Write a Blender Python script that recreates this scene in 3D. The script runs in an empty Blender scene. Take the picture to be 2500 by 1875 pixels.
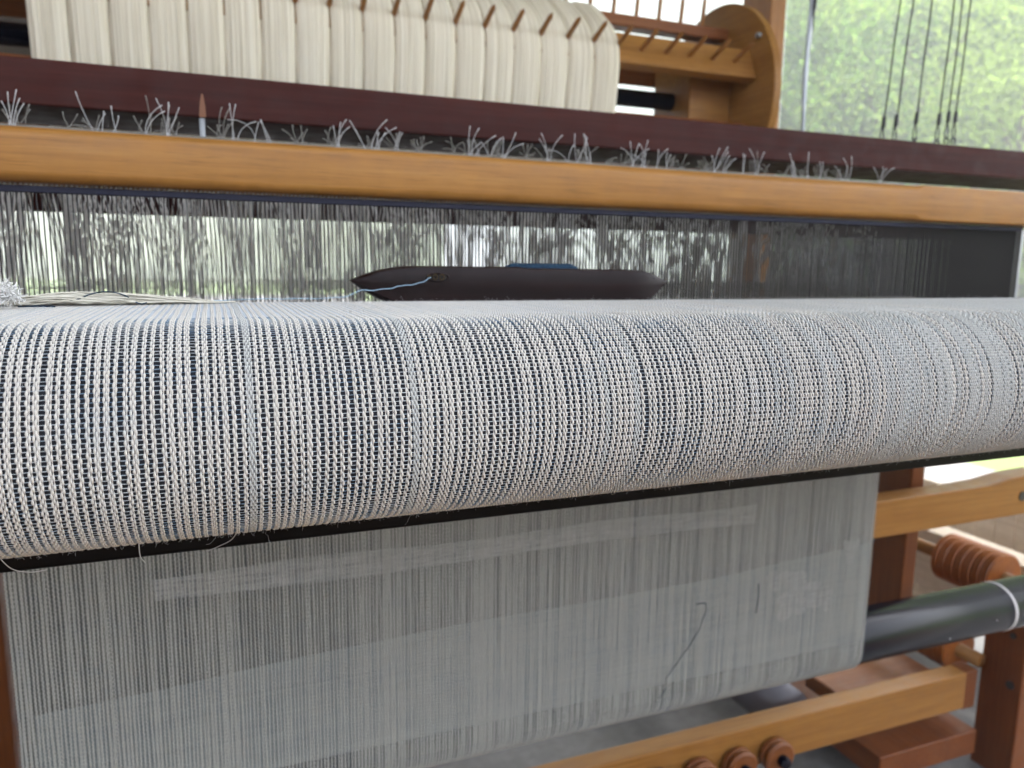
import bpy, math, random
import numpy as np
from mathutils import Matrix, Vector
random.seed(7); rng = np.random.default_rng(7)
R = math.radians
S = bpy.context.scene
COL = S.collection

# ------------------------------------------------------------------ camera, sky, sun, exposure
cam_d = bpy.data.cameras.new('camera'); cam = bpy.data.objects.new('camera', cam_d); COL.objects.link(cam)
cam.matrix_world = Matrix(((0.93135, 0.04479, -0.36136, 0.0),
                           (-0.36389, 0.15073, -0.91917, 0.0),
                           (0.01329, 0.98756, 0.15668, 0.95),
                           (0, 0, 0, 1)))
cam_d.sensor_width = 36.0; cam_d.lens = 26.85
cam_d.clip_start = 0.02; cam_d.clip_end = 2000
cam_d.dof.use_dof = True; cam_d.dof.focus_distance = 0.37
cam_d.dof.aperture_fstop = 26.85 / 2.4          # an opening of about 2.4 mm, as in a phone
S.camera = cam
SUN_EL, SUN_ROT = R(58), R(60)
w = bpy.data.worlds.new('World'); S.world = w; w.use_nodes = True
nt = w.node_tree; bg = nt.nodes['Background']
sky = nt.nodes.new('ShaderNodeTexSky'); sky.sky_type = 'NISHITA'; sky.sun_disc = False
sky.sun_elevation = SUN_EL; sky.sun_rotation = SUN_ROT
sky.air_density = 1.0; sky.dust_density = 4.0; sky.ozone_density = 1.0
hs = nt.nodes.new('ShaderNodeHueSaturation'); hs.inputs['Saturation'].default_value = .46      # an overcast, nearly white sky
nt.links.new(sky.outputs[0], hs.inputs['Color']); nt.links.new(hs.outputs[0], bg.inputs[0]); bg.inputs[1].default_value = 0.15
sd = bpy.data.lights.new('sun', 'SUN'); sd.energy = 1.5; sd.angle = R(20); sd.color = (1, .97, .92)
sun = bpy.data.objects.new('sun', sd); COL.objects.link(sun)
sv = Vector((math.sin(SUN_ROT) * math.cos(SUN_EL), math.cos(SUN_ROT) * math.cos(SUN_EL), math.sin(SUN_EL)))
sun.rotation_euler = sv.to_track_quat('Z', 'Y').to_euler()
S.view_settings.view_transform = 'Standard'; S.view_settings.look = 'None'
S.view_settings.exposure = 3.35; S.view_settings.gamma = 1.0
S.cycles.use_denoising = True
S.cycles.max_bounces = 6; S.cycles.diffuse_bounces = 4; S.cycles.glossy_bounces = 2
S.cycles.transparent_max_bounces = 8; S.cycles.caustics_reflective = False; S.cycles.caustics_refractive = False

# ------------------------------------------------------------------ helpers
def tag(o, label=None, cat=None, group=None, kind=None):
    if label: o['label'] = label
    if cat: o['category'] = cat
    if group: o['group'] = group
    if kind: o['kind'] = kind
    return o
def empty(name, loc, label, cat, group=None):
    o = bpy.data.objects.new(name, None); COL.objects.link(o); o.location = loc; o.empty_display_size = .02
    return tag(o, label, cat, group)

class MB:
    """collects vertices and faces; build() links them as ONE mesh object"""
    def __init__(s): s.v = []; s.f = []; s.n = 0
    def add(s, V, F):
        V = np.asarray(V, float); F = np.asarray(F, int)
        s.v.append(V); s.f.append(F + s.n); s.n += len(V); return s
    def box(s, x0, x1, y0, y1, z0, z1):
        V = [(x, y, z) for z in (z0, z1) for y in (y0, y1) for x in (x0, x1)]
        return s.add(V, [(0, 2, 3, 1), (4, 5, 7, 6), (0, 1, 5, 4), (2, 6, 7, 3), (0, 4, 6, 2), (1, 3, 7, 5)])
    def sweep(s, P, rad, k=6, flat=1.0, N=None, caps=False):
        """a tube along P; rad is a number or one per point; flat squashes along N"""
        P = np.asarray(P, float); n = len(P)
        T = np.gradient(P, axis=0); T /= np.linalg.norm(T, axis=1)[:, None] + 1e-12
        if N is None:
            a = np.array([0, 0, 1.]) if abs(T[:, 2]).mean() < .9 else np.array([0, 1., 0])
            N = np.tile(a, (n, 1))
        N = N - (N * T).sum(1)[:, None] * T; N /= np.linalg.norm(N, axis=1)[:, None] + 1e-12
        B = np.cross(T, N)
        rad = np.broadcast_to(np.asarray(rad, float), (n,))
        a = np.arange(k) * 2 * math.pi / k
        V = P[:, None, :] + rad[:, None, None] * (np.cos(a)[None, :, None] * B[:, None, :] + flat * np.sin(a)[None, :, None] * N[:, None, :])
        i = np.arange(n - 1)[:, None] * k; j = np.arange(k)[None, :]; j2 = (j + 1) % k
        F = np.stack([i + j, i + j2, i + k + j2, i + k + j], -1).reshape(-1, 4)
        base = s.n
        s.add(V.reshape(-1, 3), F)
        if caps and k > 3:
            for e in (0, n - 1):
                s.add([P[e]], np.zeros((0, 4), int)); c = s.n - 1
                idx = base + e * k + np.arange(k)
                for q in range(0, k, 1):
                    s.f.append(np.array([[idx[q], idx[(q + 1) % k], c, c]]))
        return s
    def lathe(s, prof, axis, origin, k=32):
        """prof: list of (radius, distance along the axis)"""
        prof = np.array(prof, float); n = len(prof); a = np.arange(k) * 2 * math.pi / k
        u, v, t = {'x': ((0, 1, 0), (0, 0, 1), (1, 0, 0)), 'y': ((0, 0, 1), (1, 0, 0), (0, 1, 0)), 'z': ((1, 0, 0), (0, 1, 0), (0, 0, 1))}[axis]
        u, v, t = map(np.array, (u, v, t))
        V = np.array(origin)[None, None] + prof[:, 1][:, None, None] * t + prof[:, 0][:, None, None] * (np.cos(a)[None, :, None] * u + np.sin(a)[None, :, None] * v)
        i = np.arange(n - 1)[:, None] * k; j = np.arange(k)[None, :]; j2 = (j + 1) % k
        F = np.stack([i + j, i + j2, i + k + j2, i + k + j], -1).reshape(-1, 4)
        return s.add(V.reshape(-1, 3), F)
    def mesh(s, name, mat, smooth=True):
        me = bpy.data.meshes.new(name)
        V = np.concatenate(s.v); F = np.concatenate([f.reshape(-1, f.shape[-1]) if f.ndim > 1 else f for f in s.f if f.size])
        deg = F[:, 2] == F[:, 3]
        L = np.where(deg, 3, 4); st = np.concatenate([[0], np.cumsum(L)[:-1]])
        lv = F.reshape(-1)[(~(np.stack([np.zeros_like(deg)] * 3 + [deg], 1))).reshape(-1)]
        me.vertices.add(len(V)); me.vertices.foreach_set('co', V.astype(np.float32).ravel())
        me.loops.add(len(lv)); me.loops.foreach_set('vertex_index', lv.astype(np.int32))
        me.polygons.add(len(F)); me.polygons.foreach_set('loop_start', st.astype(np.int32)); me.polygons.foreach_set('loop_total', L.astype(np.int32))
        me.polygons.foreach_set('use_smooth', np.full(len(F), smooth))
        me.update(calc_edges=True); me.validate()
        if mat: me.materials.append(mat)
        return me
    def build(s, name, mat, parent=None, smooth=False, bevel=0):
        return link(name, s.mesh(name, mat, smooth), parent, bevel=bevel)

def link(name, me, parent=None, loc=None, bevel=0):
    o = bpy.data.objects.new(name, me); COL.objects.link(o)
    if parent:
        o.parent = parent
        o.matrix_parent_inverse = Matrix.Translation(-Vector(parent.location))
    if loc is not None: o.location = loc
    if bevel:
        m = o.modifiers.new('bevel', 'BEVEL'); m.width = bevel; m.segments = 3; m.limit_method = 'ANGLE'; m.harden_normals = False
    return o
def strip(mb, V4): mb.add(V4, [(0, 1, 2, 3)])
def smoothcurve(pts, n=40):
    """Catmull-Rom through pts"""
    P = np.array(pts, float); P = np.vstack([2 * P[0] - P[1], P, 2 * P[-1] - P[-2]])
    out = []
    m = len(P) - 3
    for t in np.linspace(0, m - 1e-6, n):
        i = int(t); u = t - i; a, b, c, d = P[i:i + 4]
        out.append(.5 * (2 * b + (c - a) * u + (2 * a - 5 * b + 4 * c - d) * u * u + (3 * b - a - 3 * c + d) * u ** 3))
    return np.array(out)

# ------------------------------------------------------------------ materials
def mat(name, col, rough=.6, spec=.5, metal=0.0):
    m = bpy.data.materials.new(name); m.use_nodes = True
    b = m.node_tree.nodes['Principled BSDF']
    b.inputs['Base Color'].default_value = (*col, 1); b.inputs['Roughness'].default_value = rough
    b.inputs['Metallic'].default_value = metal; b.inputs['Specular IOR Level'].default_value = spec
    return m
def N(m, t): return m.node_tree.nodes.new(t)
def L(m, a, b): m.node_tree.links.new(a, b)
def bsdf(m): return m.node_tree.nodes['Principled BSDF']
def noise(m, scale, vec=None, stretch=None, detail=4, rough=.6, world=False):
    tc = N(m, 'ShaderNodeNewGeometry') if world else N(m, 'ShaderNodeTexCoord')
    src = tc.outputs['Position'] if world else tc.outputs['Object']
    mp = N(m, 'ShaderNodeMapping'); L(m, src, mp.inputs[0])
    mp.inputs['Scale'].default_value = stretch or (1, 1, 1)
    n = N(m, 'ShaderNodeTexNoise'); n.inputs['Scale'].default_value = scale; n.inputs['Detail'].default_value = detail; n.inputs['Roughness'].default_value = rough
    L(m, mp.outputs[0], n.inputs['Vector']); return n.outputs['Fac']
def ramp(m, fac, stops):
    r = N(m, 'ShaderNodeValToRGB'); e = r.color_ramp.elements
    while len(e) < len(stops): e.new(.5)
    for q, (p, c) in zip(e, stops): q.position = p; q.color = (*c, 1)
    L(m, fac, r.inputs[0]); return r.outputs[0]
def mix(m, fac, a, b, mode='MIX'):
    x = N(m, 'ShaderNodeMix'); x.data_type = 'RGBA'; x.blend_type = mode
    if isinstance(fac, float): x.inputs[0].default_value = fac
    else: L(m, fac, x.inputs[0])
    for i, c in ((6, a), (7, b)):
        if isinstance(c, tuple): x.inputs[i].default_value = (*c, 1)
        else: L(m, c, x.inputs[i])
    return x.outputs[2]
def bump(m, h, strength=.3, dist=.001):
    b = N(m, 'ShaderNodeBump'); b.inputs['Strength'].default_value = strength; b.inputs['Distance'].default_value = dist
    L(m, h, b.inputs['Height']); L(m, b.outputs[0], bsdf(m).inputs['Normal'])
def wood(name, c0, c1, c2, axis='x', rough=.42, scale=1.0, coat=.08):
    m = mat(name, c1, rough)
    st = {'x': (2.2, 60, 60), 'y': (60, 2.2, 60), 'z': (60, 60, 2.2)}[axis]
    st2 = {'x': (.8, 14, 14), 'y': (14, .8, 14), 'z': (14, 14, .8)}[axis]
    g = noise(m, 3.0 * scale, stretch=st, detail=6, world=True)
    h = noise(m, 2.0 * scale, stretch=st2, detail=4, world=True)
    sp = noise(m, 42, stretch=(1, 1, 1), detail=5, world=True)
    c = ramp(m, g, [(.28, c0), (.5, c1), (.74, c2)])
    c = mix(m, h, c, ramp(m, h, [(.35, c0), (.65, c2)])) if False else mix(m, .35, c, ramp(m, h, [(.35, c0), (.68, c2)]))
    c = mix(m, .25, c, ramp(m, sp, [(.35, tuple(x * .72 for x in c1)), (.65, tuple(min(1, x * 1.15) for x in c1))]))
    pr = noise(m, 1.0, stretch={'x': (30, 700, 700), 'y': (700, 30, 700), 'z': (700, 700, 30)}[axis], detail=2, world=True)
    c = mix(m, ramp(m, pr, [(.58, (0, 0, 0)), (.72, (.30, .30, .30))]), c, tuple(x * .45 for x in c0))
    L(m, c, bsdf(m).inputs['Base Color'])
    L(m, ramp(m, sp, [(.3, (rough - .1,) * 3), (.7, (rough + .16,) * 3)]), bsdf(m).inputs['Roughness'])
    bsdf(m).inputs['Coat Weight'].default_value = coat; bsdf(m).inputs['Specular IOR Level'].default_value = .2; bsdf(m).inputs['Coat Roughness'].default_value = .35
    bump(m, g, .15, .0006)
    return m
M = {}
M['tan_x'] = wood('tan wood along x', (.16, .064, .012), (.265, .12, .026), (.37, .185, .050), 'x')
M['tan_y'] = wood('tan wood along y', (.16, .064, .012), (.265, .12, .026), (.37, .185, .050), 'y')
M['brown_z'] = wood('red brown wood upright', (.08, .020, .005), (.145, .042, .010), (.21, .072, .018), 'z')
M['brown_y'] = wood('red brown wood along y', (.08, .020, .005), (.145, .042, .010), (.21, .072, .018), 'y')
M['brown_x'] = wood('red brown wood along x', (.10, .028, .007), (.18, .058, .015), (.25, .095, .026), 'x')
M['mahogany'] = wood('dark mahogany', (.018, .0035, .0028), (.036, .0075, .0058), (.064, .016, .011), 'x', rough=.62, coat=.0); bsdf(M['mahogany']).inputs['Specular IOR Level'].default_value = .16
M['ebony'] = wood('near black shuttle wood', (.004, .0018, .0018), (.008, .0036, .0036), (.020, .009, .009), 'x', rough=.36, coat=.0); bsdf(M['ebony']).inputs['Specular IOR Level'].default_value = .13
M['orange_wood'] = wood('orange turned wood', (.20, .055, .010), (.32, .10, .02), (.42, .16, .04), 'y')
M['tan_z'] = wood('tan wood upright', (.20, .075, .02), (.31, .14, .04), (.42, .21, .07), 'z')
M['plank'] = wood('pale plank', (.42, .33, .24), (.55, .46, .36), (.66, .58, .48), 'y', rough=.6, coat=0)
M['cream_bar'] = mat('grey shaft bar', (.16, .145, .12), .6)
M['black'] = mat('black bar', (.0016, .0014, .0016), .5, .10)
M['tube'] = mat('black painted tube', (.002, .0027, .008), .24, .10)
M['metal'] = mat('dull metal', (.30, .31, .32), .38, metal=1)
M['wire'] = mat('reed wire', (.024, .022, .021), .55, .3)
M['navy'] = mat('navy reed binding', (.010, .012, .035), .7)
M['iron'] = mat('dark iron', (.02, .02, .02), .5)
M['brass'] = mat('dark brass', (.07, .05, .025), .4, metal=1)
M['chalk'] = mat('white ring mark', (.55, .55, .55), .8)
M['strap'] = mat('grey blue strap', (.38, .42, .48), .4)
M['cord'] = mat('olive black cord', (.02, .02, .014), .8)

def yarn(name, c0, c1, scale=900):
    m = mat(name, c0, .85, .2)
    n = noise(m, scale, detail=3, world=True); b2 = noise(m, 38, detail=3, world=True)
    c = ramp(m, n, [(.3, tuple(x * .86 for x in c0)), (.6, c0)])
    c = mix(m, ramp(m, b2, [(.56, (0, 0, 0)), (.76, (.30, .30, .30))]), c, c1)
    L(m, c, bsdf(m).inputs['Base Color']); bump(m, n, .5, .0002)
    bsdf(m).inputs['Sheen Weight'].default_value = .25; bsdf(m).inputs['Sheen Roughness'].default_value = .5
    return m
M['warp'] = yarn('warp cotton', (.55, .53, .485), (.36, .42, .46))
M['weft'] = mat('indigo grey weft', (.2, .22, .25), .9, .2)
_n = noise(M['weft'], 30, stretch=(1, 2.2, 2.2), detail=5, world=True)
L(M['weft'], ramp(M['weft'], _n, [(.34, (.42, .45, .46)), (.52, (.32, .36, .39)), (.62, (.15, .22, .29)), (.74, (.06, .12, .21))]), bsdf(M['weft']).inputs['Base Color'])
M['warp_blue'] = yarn('blue tinged warp cotton', (.45, .46, .44), (.30, .37, .40))
M['weft_pale'] = mat('pale blue weft', (.42, .46, .50), .9, .2)
M['warp_low_shaded'] = yarn('shaded hanging cotton', (.44, .45, .41), (.31, .36, .38))  # same cotton made darker: the shade under the roller in its colour
M['fuzz'] = mat('fine fibre', (.60, .61, .62), .9, .1)
M['cream'] = mat('cream yarn', (.70, .66, .55), .85, .2)
_n = noise(M['cream'], 1.0, stretch=(420, 3, 3), detail=4, world=True)
L(M['cream'], ramp(M['cream'], _n, [(.30, (.50, .445, .33)), (.5, (.76, .70, .565)), (.7, (.86, .82, .70))]), bsdf(M['cream']).inputs['Base Color'])
bump(M['cream'], _n, .8, .002)
def lit_through(m, col, f):
    tr = N(m, 'ShaderNodeBsdfTranslucent'); tr.inputs[0].default_value = (*col, 1)
    ms = N(m, 'ShaderNodeMixShader'); ms.inputs[0].default_value = f
    L(m, bsdf(m).outputs[0], ms.inputs[1]); L(m, tr.outputs[0], ms.inputs[2]); L(m, ms.outputs[0], m.node_tree.nodes['Material Output'].inputs[0])
M['heddle'] = mat('grey heddle cord', (.86, .85, .82), .85, .2)
lit_through(M['heddle'], (.86, .85, .82), .45); lit_through(M['cream'], (.85, .80, .70), .10)
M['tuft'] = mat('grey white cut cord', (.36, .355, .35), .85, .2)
M['tuft_dim'] = mat('shaded grey brown cut cord', (.20, .19, .17), .85, .2)  # darker copy of the cord, painting the dimness of the back rows
M['indigo'] = mat('indigo yarn', (.035, .07, .14), .9, .1)
_n = noise(M['indigo'], 1.0, stretch=(900, 60, 60), detail=2, world=True)
L(M['indigo'], ramp(M['indigo'], _n, [(.35, (.008, .018, .034)), (.65, (.022, .048, .08))]), bsdf(M['indigo']).inputs['Base Color'])
M['sky_thread'] = mat('pale blue thread', (.32, .46, .58), .85, .2)
M['hank'] = mat('ivory loose yarn', (.56, .54, .46), .85, .2)

# concrete floor
m = M['concrete'] = mat('concrete', (.3, .3, .29), .75)
a = noise(m, 2.5, detail=6, world=True); b_ = noise(m, 40, detail=5, world=True)
c = ramp(m, a, [(.3, (.09, .088, .083)), (.5, (.135, .132, .127)), (.7, (.18, .178, .175))])
L(m, mix(m, .4, c, ramp(m, b_, [(.35, (.09, .088, .083)), (.65, (.17, .168, .163))])), bsdf(m).inputs['Base Color']); bump(m, b_, .2, .002)
m = M['lawn'] = mat('lawn', (.08, .13, .03), .9)
a = noise(m, .6, detail=6, world=True)
L(m, ramp(m, a, [(.3, (.06, .11, .02)), (.7, (.12, .17, .04))]), bsdf(m).inputs['Base Color'])
m = M['hill'] = mat('wooded ground', (.06, .08, .03), .95)
a = noise(m, .15, detail=6, world=True)
L(m, ramp(m, a, [(.3, (.05, .075, .03)), (.7, (.10, .12, .05))]), bsdf(m).inputs['Base Color'])
def leafmat(name, c0, c1):
    m = mat(name, c0, .6, .3); a = noise(m, .9, detail=3, world=True)
    L(m, ramp(m, a, [(.35, c0), (.65, c1)]), bsdf(m).inputs['Base Color'])
    bsdf(m).inputs['Subsurface Weight'].default_value = 0
    tr = N(m, 'ShaderNodeBsdfTranslucent'); tr.inputs[0].default_value = (*c1, 1)
    ms = N(m, 'ShaderNodeMixShader'); ms.inputs[0].default_value = .5
    L(m, bsdf(m).outputs[0], ms.inputs[1]); L(m, tr.outputs[0], ms.inputs[2])
    L(m, ms.outputs[0], m.node_tree.nodes['Material Output'].inputs[0]); return m
M['leaf0'] = leafmat('deep green leaves', (.045, .095, .035), (.075, .14, .045))
M['leaf1'] = leafmat('mid green leaves', (.12, .21, .055), (.18, .29, .075))
M['leaf2'] = leafmat('yellow green leaves', (.20, .30, .065), (.30, .40, .10))
M['bark'] = mat('bark', (.09, .07, .05), .9)
M['white_wall'] = mat('white painted boards', (.8, .8, .77), .6)
M['added_ceiling'] = mat('added ceiling boards', (.55, .50, .43), .8)
M['bounce_deck'] = mat('brown bounce deck boards', (.13, .080, .046), .85, .1)
M['bounce_wall'] = mat('brown bounce wall', (.26, .17, .10), .8)
M['added_dark_wall'] = mat('added dark wall', (.05, .035, .025), .8)

# ------------------------------------------------------------------ the setting
def struct(name, mb, m, label=None, smooth=False):
    o = mb.build(name, m, smooth=smooth); o['kind'] = 'structure'
    if label: o['label'] = label
    return o
struct('floor', MB().box(-4, 3.45, .42, 22, -.12, 0), M['concrete'])
struct('bounce_deck', MB().box(-4, 3.45, -3.0, .418, -.12, .004), M['bounce_deck'])  # unseen boards, added for warm brown bounce under the roller
lawn = MB()
xs = np.linspace(-45, 66, 61); ys = np.linspace(-45, 66, 61)
lawn.add([(x, y, -.05) for y in ys for x in xs], [(j * 61 + i, j * 61 + i + 1, (j + 1) * 61 + i + 1, (j + 1) * 61 + i) for j in range(60) for i in range(60)])
struct('ground', lawn, M['lawn'])
def hz(x, y):
    d = x * .62 + y * .78                            # the hill climbs away from the porch
    t = max(0., d - 24)
    return -.3 + .62 * t * min(1., t / 18) + 1.2 * math.sin(x * .11) * min(1, t / 15) + 1.0 * math.sin(y * .13 + 1) * min(1, t / 15)
hill = MB(); n = 70
xs = np.linspace(-44, 62, n); ys = np.linspace(-44, 62, n)
hill.add([(x, y, hz(x, y)) for y in ys for x in xs], [(j * n + i, j * n + i + 1, (j + 1) * n + i + 1, (j + 1) * n + i) for j in range(n - 1) for i in range(n - 1)])
struct('hillside', hill, M['hill'], smooth=True)
struct('added_ceiling', MB().box(-4, 3.2, -.3, 3.9, 2.5, 2.6), M['added_ceiling'])  # unseen porch roof, added to shade the loom against the bright outdoors
struct('wall', MB().box(-2.35, -2.2, -2.2, 4.4, 0, 2.5), M['added_dark_wall'])  # unseen left wall, added to darken that side of the loom
struct('added_back_wall', MB().box(-2.2, -.1, 4.25, 4.4, 1.32, 3.2), M['added_dark_wall'])  # added dark wall, raised to darken the gap beside the axle
struct('added_front_wall', MB().box(-2.2, 3.3, -2.35, -2.2, 0, 1.3), M['bounce_wall'])  # unseen half wall, added to block low sky and bounce warm light

# trees on the hillside
def crown_mesh(name, seed, m, nl=15000):
    r = np.random.default_rng(seed); mb = MB()
    lobes = [(r.normal(0, .75, 3) * (1, 1, .7) + (0, 0, r.uniform(-.3, 1.4)), r.uniform(.55, 1.05)) for _ in range(13)]
    V = []; 
    for i in range(nl):
        c, rad = lobes[r.integers(len(lobes))]
        d = r.normal(0, 1, 3); d /= np.linalg.norm(d)
        p = c + d * rad * r.uniform(.55, 1.05)
        t = r.normal(0, 1, 3); t /= np.linalg.norm(t); u = np.cross(t, r.normal(0, 1, 3)); u /= np.linalg.norm(u)
        s = r.uniform(.013, .032)
        V += [p - t * s, p - u * s * .55, p + t * s, p + u * s * .55]
    V = np.array(V); F = np.arange(len(V)).reshape(-1, 4)
    mb.add(V, F); return mb.mesh(name, m, False)
def trunk_mesh():
    mb = MB(); mb.sweep([(0, 0, -1.3), (.03, 0, -.7), (.0, .04, 0), (.02, 0, 1.0)], [.13, .10, .075, .02], 8)
    for a in (0.3, 2.2, 4.1, 5.3):
        mb.sweep([(0, 0, -.5 + .1 * a), (.3 * math.cos(a), .3 * math.sin(a), -.1 + .1 * a), (.7 * math.cos(a), .7 * math.sin(a), .3 + .1 * a)], [.05, .035, .012], 6)
    return mb.mesh('trunk', M['bark'], True)
TR = trunk_mesh()
CR = [crown_mesh('crown', 10 + i, M['leaf%d' % (i % 3)]) for i in range(6)]
tr_lab = {0: 'deep green tree in the blurred wood on the hill', 1: 'mid green tree in the blurred wood on the hill', 2: 'yellow green tree in the blurred wood on the hill'}
def tree(x, y, s, v, label=None, up=0):
    t = empty('hill_tree', (x, y, hz(x, y) + up), label or tr_lab[v % 3], 'tree', 'trees on the hillside beyond the porch')
    for nm, me in (('trunk', TR), ('crown', CR[v])):
        o = bpy.data.objects.new(nm, me); COL.objects.link(o); o.parent = t; o.location = (0, 0, 1.25)
    t.scale = (s, s, s * 1.05); t.rotation_euler.z = random.uniform(0, 6.28)
    return t
tree(16.6, 12.0, 2.3, 2, 'large bright yellow green tree at the right edge of the view')
tree(20.0, 18.0, 2.8, 4, 'broad mid green tree in front of the wood, beside the tall post')
k = 0
for th in np.arange(33, 62, 3.4):
    for d in (24, 29, 35, 42, 50, 60):
        a = R(th + random.uniform(-1.4, 1.4)); dd = d + random.uniform(-2, 2)
        v = random.choice((0, 1, 3, 4, 5, 2, 1) if d < 40 else (0, 3, 0, 1, 4))
        tree(dd * math.sin(a), dd * math.cos(a), random.uniform(1.7, 2.7) * (1 + d / 90), v); k += 1

# white building beyond the left part of the view
wb = empty('white_building', (6.5, 9.5, -.05), 'white boarded building glimpsed bright behind the pegged rails', 'building')
for i in range(26):
    MB().box(3.5, 7.9, 9.5 - .008, 9.53, -.05 + i * .25, .19 + i * .25).build('plank', M['white_wall'], wb)
MB().box(3.5, 7.9, 9.531, 12, -.05, 6.6).build('wall', M['white_wall'], wb)

# ------------------------------------------------------------------ the cloth on the breast roller
YA, HR, ZC = .383, .0504, .8709       # roller axis y, radius, axis z
PW, PITCH = .0020, .0034              # weft spacing, spacing of the warp stripes
ARC = HR * R(188)
def web_path(s):
    """s = 0 under the roller, up over its front, then back flat towards the reed: returns y, z, normal y, normal z"""
    s = np.asarray(s, float); ph = np.clip((ARC - s) / HR, 0, None)
    u = np.clip(s - ARC, 0, None)
    y = YA - HR * np.sin(ph) + u
    dz = np.where(u > .155, -(u - .155) * .085, 0)
    z = ZC + HR * np.cos(ph) + dz
    return y, z, -np.sin(ph), np.where(u > 0, 1.0, np.cos(ph))
SLEN = ARC + .265
def thread(mb, s, path, x0, phase, seed, rr=.00050, amp=.00034, k=6, wander=.00022):
    y, z, ny, nz = path(s)
    r = np.random.default_rng(seed); 
    ph = math.pi * s / PW + phase
    h = amp * np.cos(ph)
    f1, f2, p1, p2 = r.uniform(60, 140), r.uniform(15, 40), r.uniform(0, 6.3), r.uniform(0, 6.3)
    x = x0 + wander * np.sin(s * f1 + p1) * .5 + wander * np.sin(s * f2 + p2) + .00005 * np.sin(ph * .5 + p1) + r.normal(0, .00002, len(s))
    P = np.stack([x, y + ny * h, z + nz * h], 1); Nn = np.stack([np.zeros_like(s), ny, nz], 1)
    rad = rr * (.66 + .36 * np.cos(ph)) * (1 + r.normal(0, .035, len(s)))
    mb.sweep(P, rad, k, flat=.85, N=Nn)
s_web = np.concatenate([np.arange(0, ARC + .02, PW / 4), np.arange(ARC + .02, SLEN, PW / 2)])
def stripe_meshes(name, path, s, nv, m, k, seed0, rr=.00052, m2=None):
    out = []
    for v in range(nv):
        r = np.random.default_rng(seed0 + v); mb = MB()
        nth = [3, 2, 2, 3, 2, 3, 2, 3, 3, 2][v % 10] if v < nv * 2 // 3 else [4, 4, 3, 4, 4][v % 5]
        gap = {2: .00090, 3: .00078, 4: .00078}[nth]
        ph0 = r.integers(0, 2) * math.pi
        sd = seed0 * 7 + v
        for t in range(nth):
            thread(mb, s, path, (t - (nth - 1) / 2) * gap + r.normal(0, .00003), ph0 + t * math.pi, sd, rr=rr * (1.08 if nth == 2 else 1.0 if nth == 3 else .94), k=k)
        out.append(mb.mesh(name, m2 if (m2 and v >= nv * 2 // 3) else m, True))
    return out
X0, X1 = -.172, .790
NST = int((X1 - X0) / PITCH)
web = empty('woven_cloth', (.3, .383, .8709), 'pale blue grey open weave cloth wrapped over the thick roller', 'cloth')
SM = stripe_meshes('warp_stripe', web_path, s_web, 30, M['warp'], 6, 100, m2=M['warp_blue'])
for i in range(NST):
    dense = np.clip((X0 + i * PITCH - .24) / .34, .03, .9)
    v = random.randrange(20, 30) if random.random() < dense else random.randrange(20)
    o = link('warp_stripe', SM[v], web, (X0 + (i + .5) * PITCH + random.gauss(0, .00013), 0, 0))
def wefts(path, s_all, m, parent, step, rr, seed):
    r = np.random.default_rng(seed); mb = MB(); xs = np.arange(X0 - .001, X1 + .001, step)
    for s0 in s_all:
        y, z, ny, nz = path(np.array([s0])); w_ = r.normal(0, .00010, len(xs)); hh = r.normal(0, .00006, len(xs))
        w_ = np.convolve(w_, [.25, .5, .25], 'same')
        if abs(ny[0]) > .5: ty, tz = -nz[0], ny[0]
        else: ty, tz = -nz[0], ny[0]
        P = np.stack([xs, y + ny * hh + ty * w_, z + nz * hh + tz * w_], 1)
        rad = rr * np.clip(1 + r.normal(0, .14, len(xs)) + .5 * (r.random(len(xs)) > .985), .5, 2)
        mb.sweep(P, rad, 4, N=np.tile([0, ny[0], nz[0]], (len(xs), 1)))
    o = mb.build('weft_threads', m, parent, smooth=True); o['kind'] = 'stuff'
wefts(web_path, np.arange(PW / 2, ARC + .02, PW), M['weft'], web, PITCH / 2, .00019, 5)
wefts(web_path, np.arange(ARC + .02 + PW / 2, SLEN, PW), M['weft_pale'], web, PITCH * 2, .00030, 6)
# loose fibres standing off the cloth
mb = MB(); r = np.random.default_rng(3)
for i in range(14000):
    if i < 1500: s0 = ARC + abs(r.normal(.10, .06)) ; ln = r.uniform(.001, .0035)
    elif i < 2600: s0 = HR * R(188 - r.uniform(140, 172)); ln = r.uniform(.0008, .003)
    elif i < 5200: s0 = r.uniform(.02, ARC + .02); ln = r.uniform(.0006, .002)
    else: s0 = ARC - .012 + r.uniform(0, .17); ln = r.uniform(.0008, .0022)
    if r.random() < .03: ln *= 2.6
    y, z, ny, nz = [float(q[0]) for q in web_path(np.array([s0]))]
    x = r.uniform(X0, X1); p = np.array([x, y + ny * .0005, z + nz * .0005]); d = np.array([0, ny, nz]) + r.normal(0, .8, 3); P = [p]
    for q in range(4):
        d = d / np.linalg.norm(d); p = p + d * ln / 4; P.append(p); d = d + r.normal(0, .45, 3)
    mb.sweep(P, .000035, 3)
o = mb.build('surface_fuzz', M['fuzz'], web, smooth=True); o['kind'] = 'stuff'

br = MB().lathe([(0.0001, -.5), (HR - .0022, -.5), (HR - .0022, 1.5), (.0001, 1.5)], 'x', (0, YA, ZC), 48)
M['core'] = mat('dark roller rubber', (.024, .026, .033), .8, .1)
tag(br.build('breast_roller', M['core'], smooth=True), 'near black roller core seen through the gaps of the wrapped cloth', 'roller')
bb = MB().box(-.6, 1.6, .415, .452, .7982, .852)
tag(bb.build('breast_bar', M['black'], bevel=.002), 'straight black bar running close under the cloth covered roller', 'bar')

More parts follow.
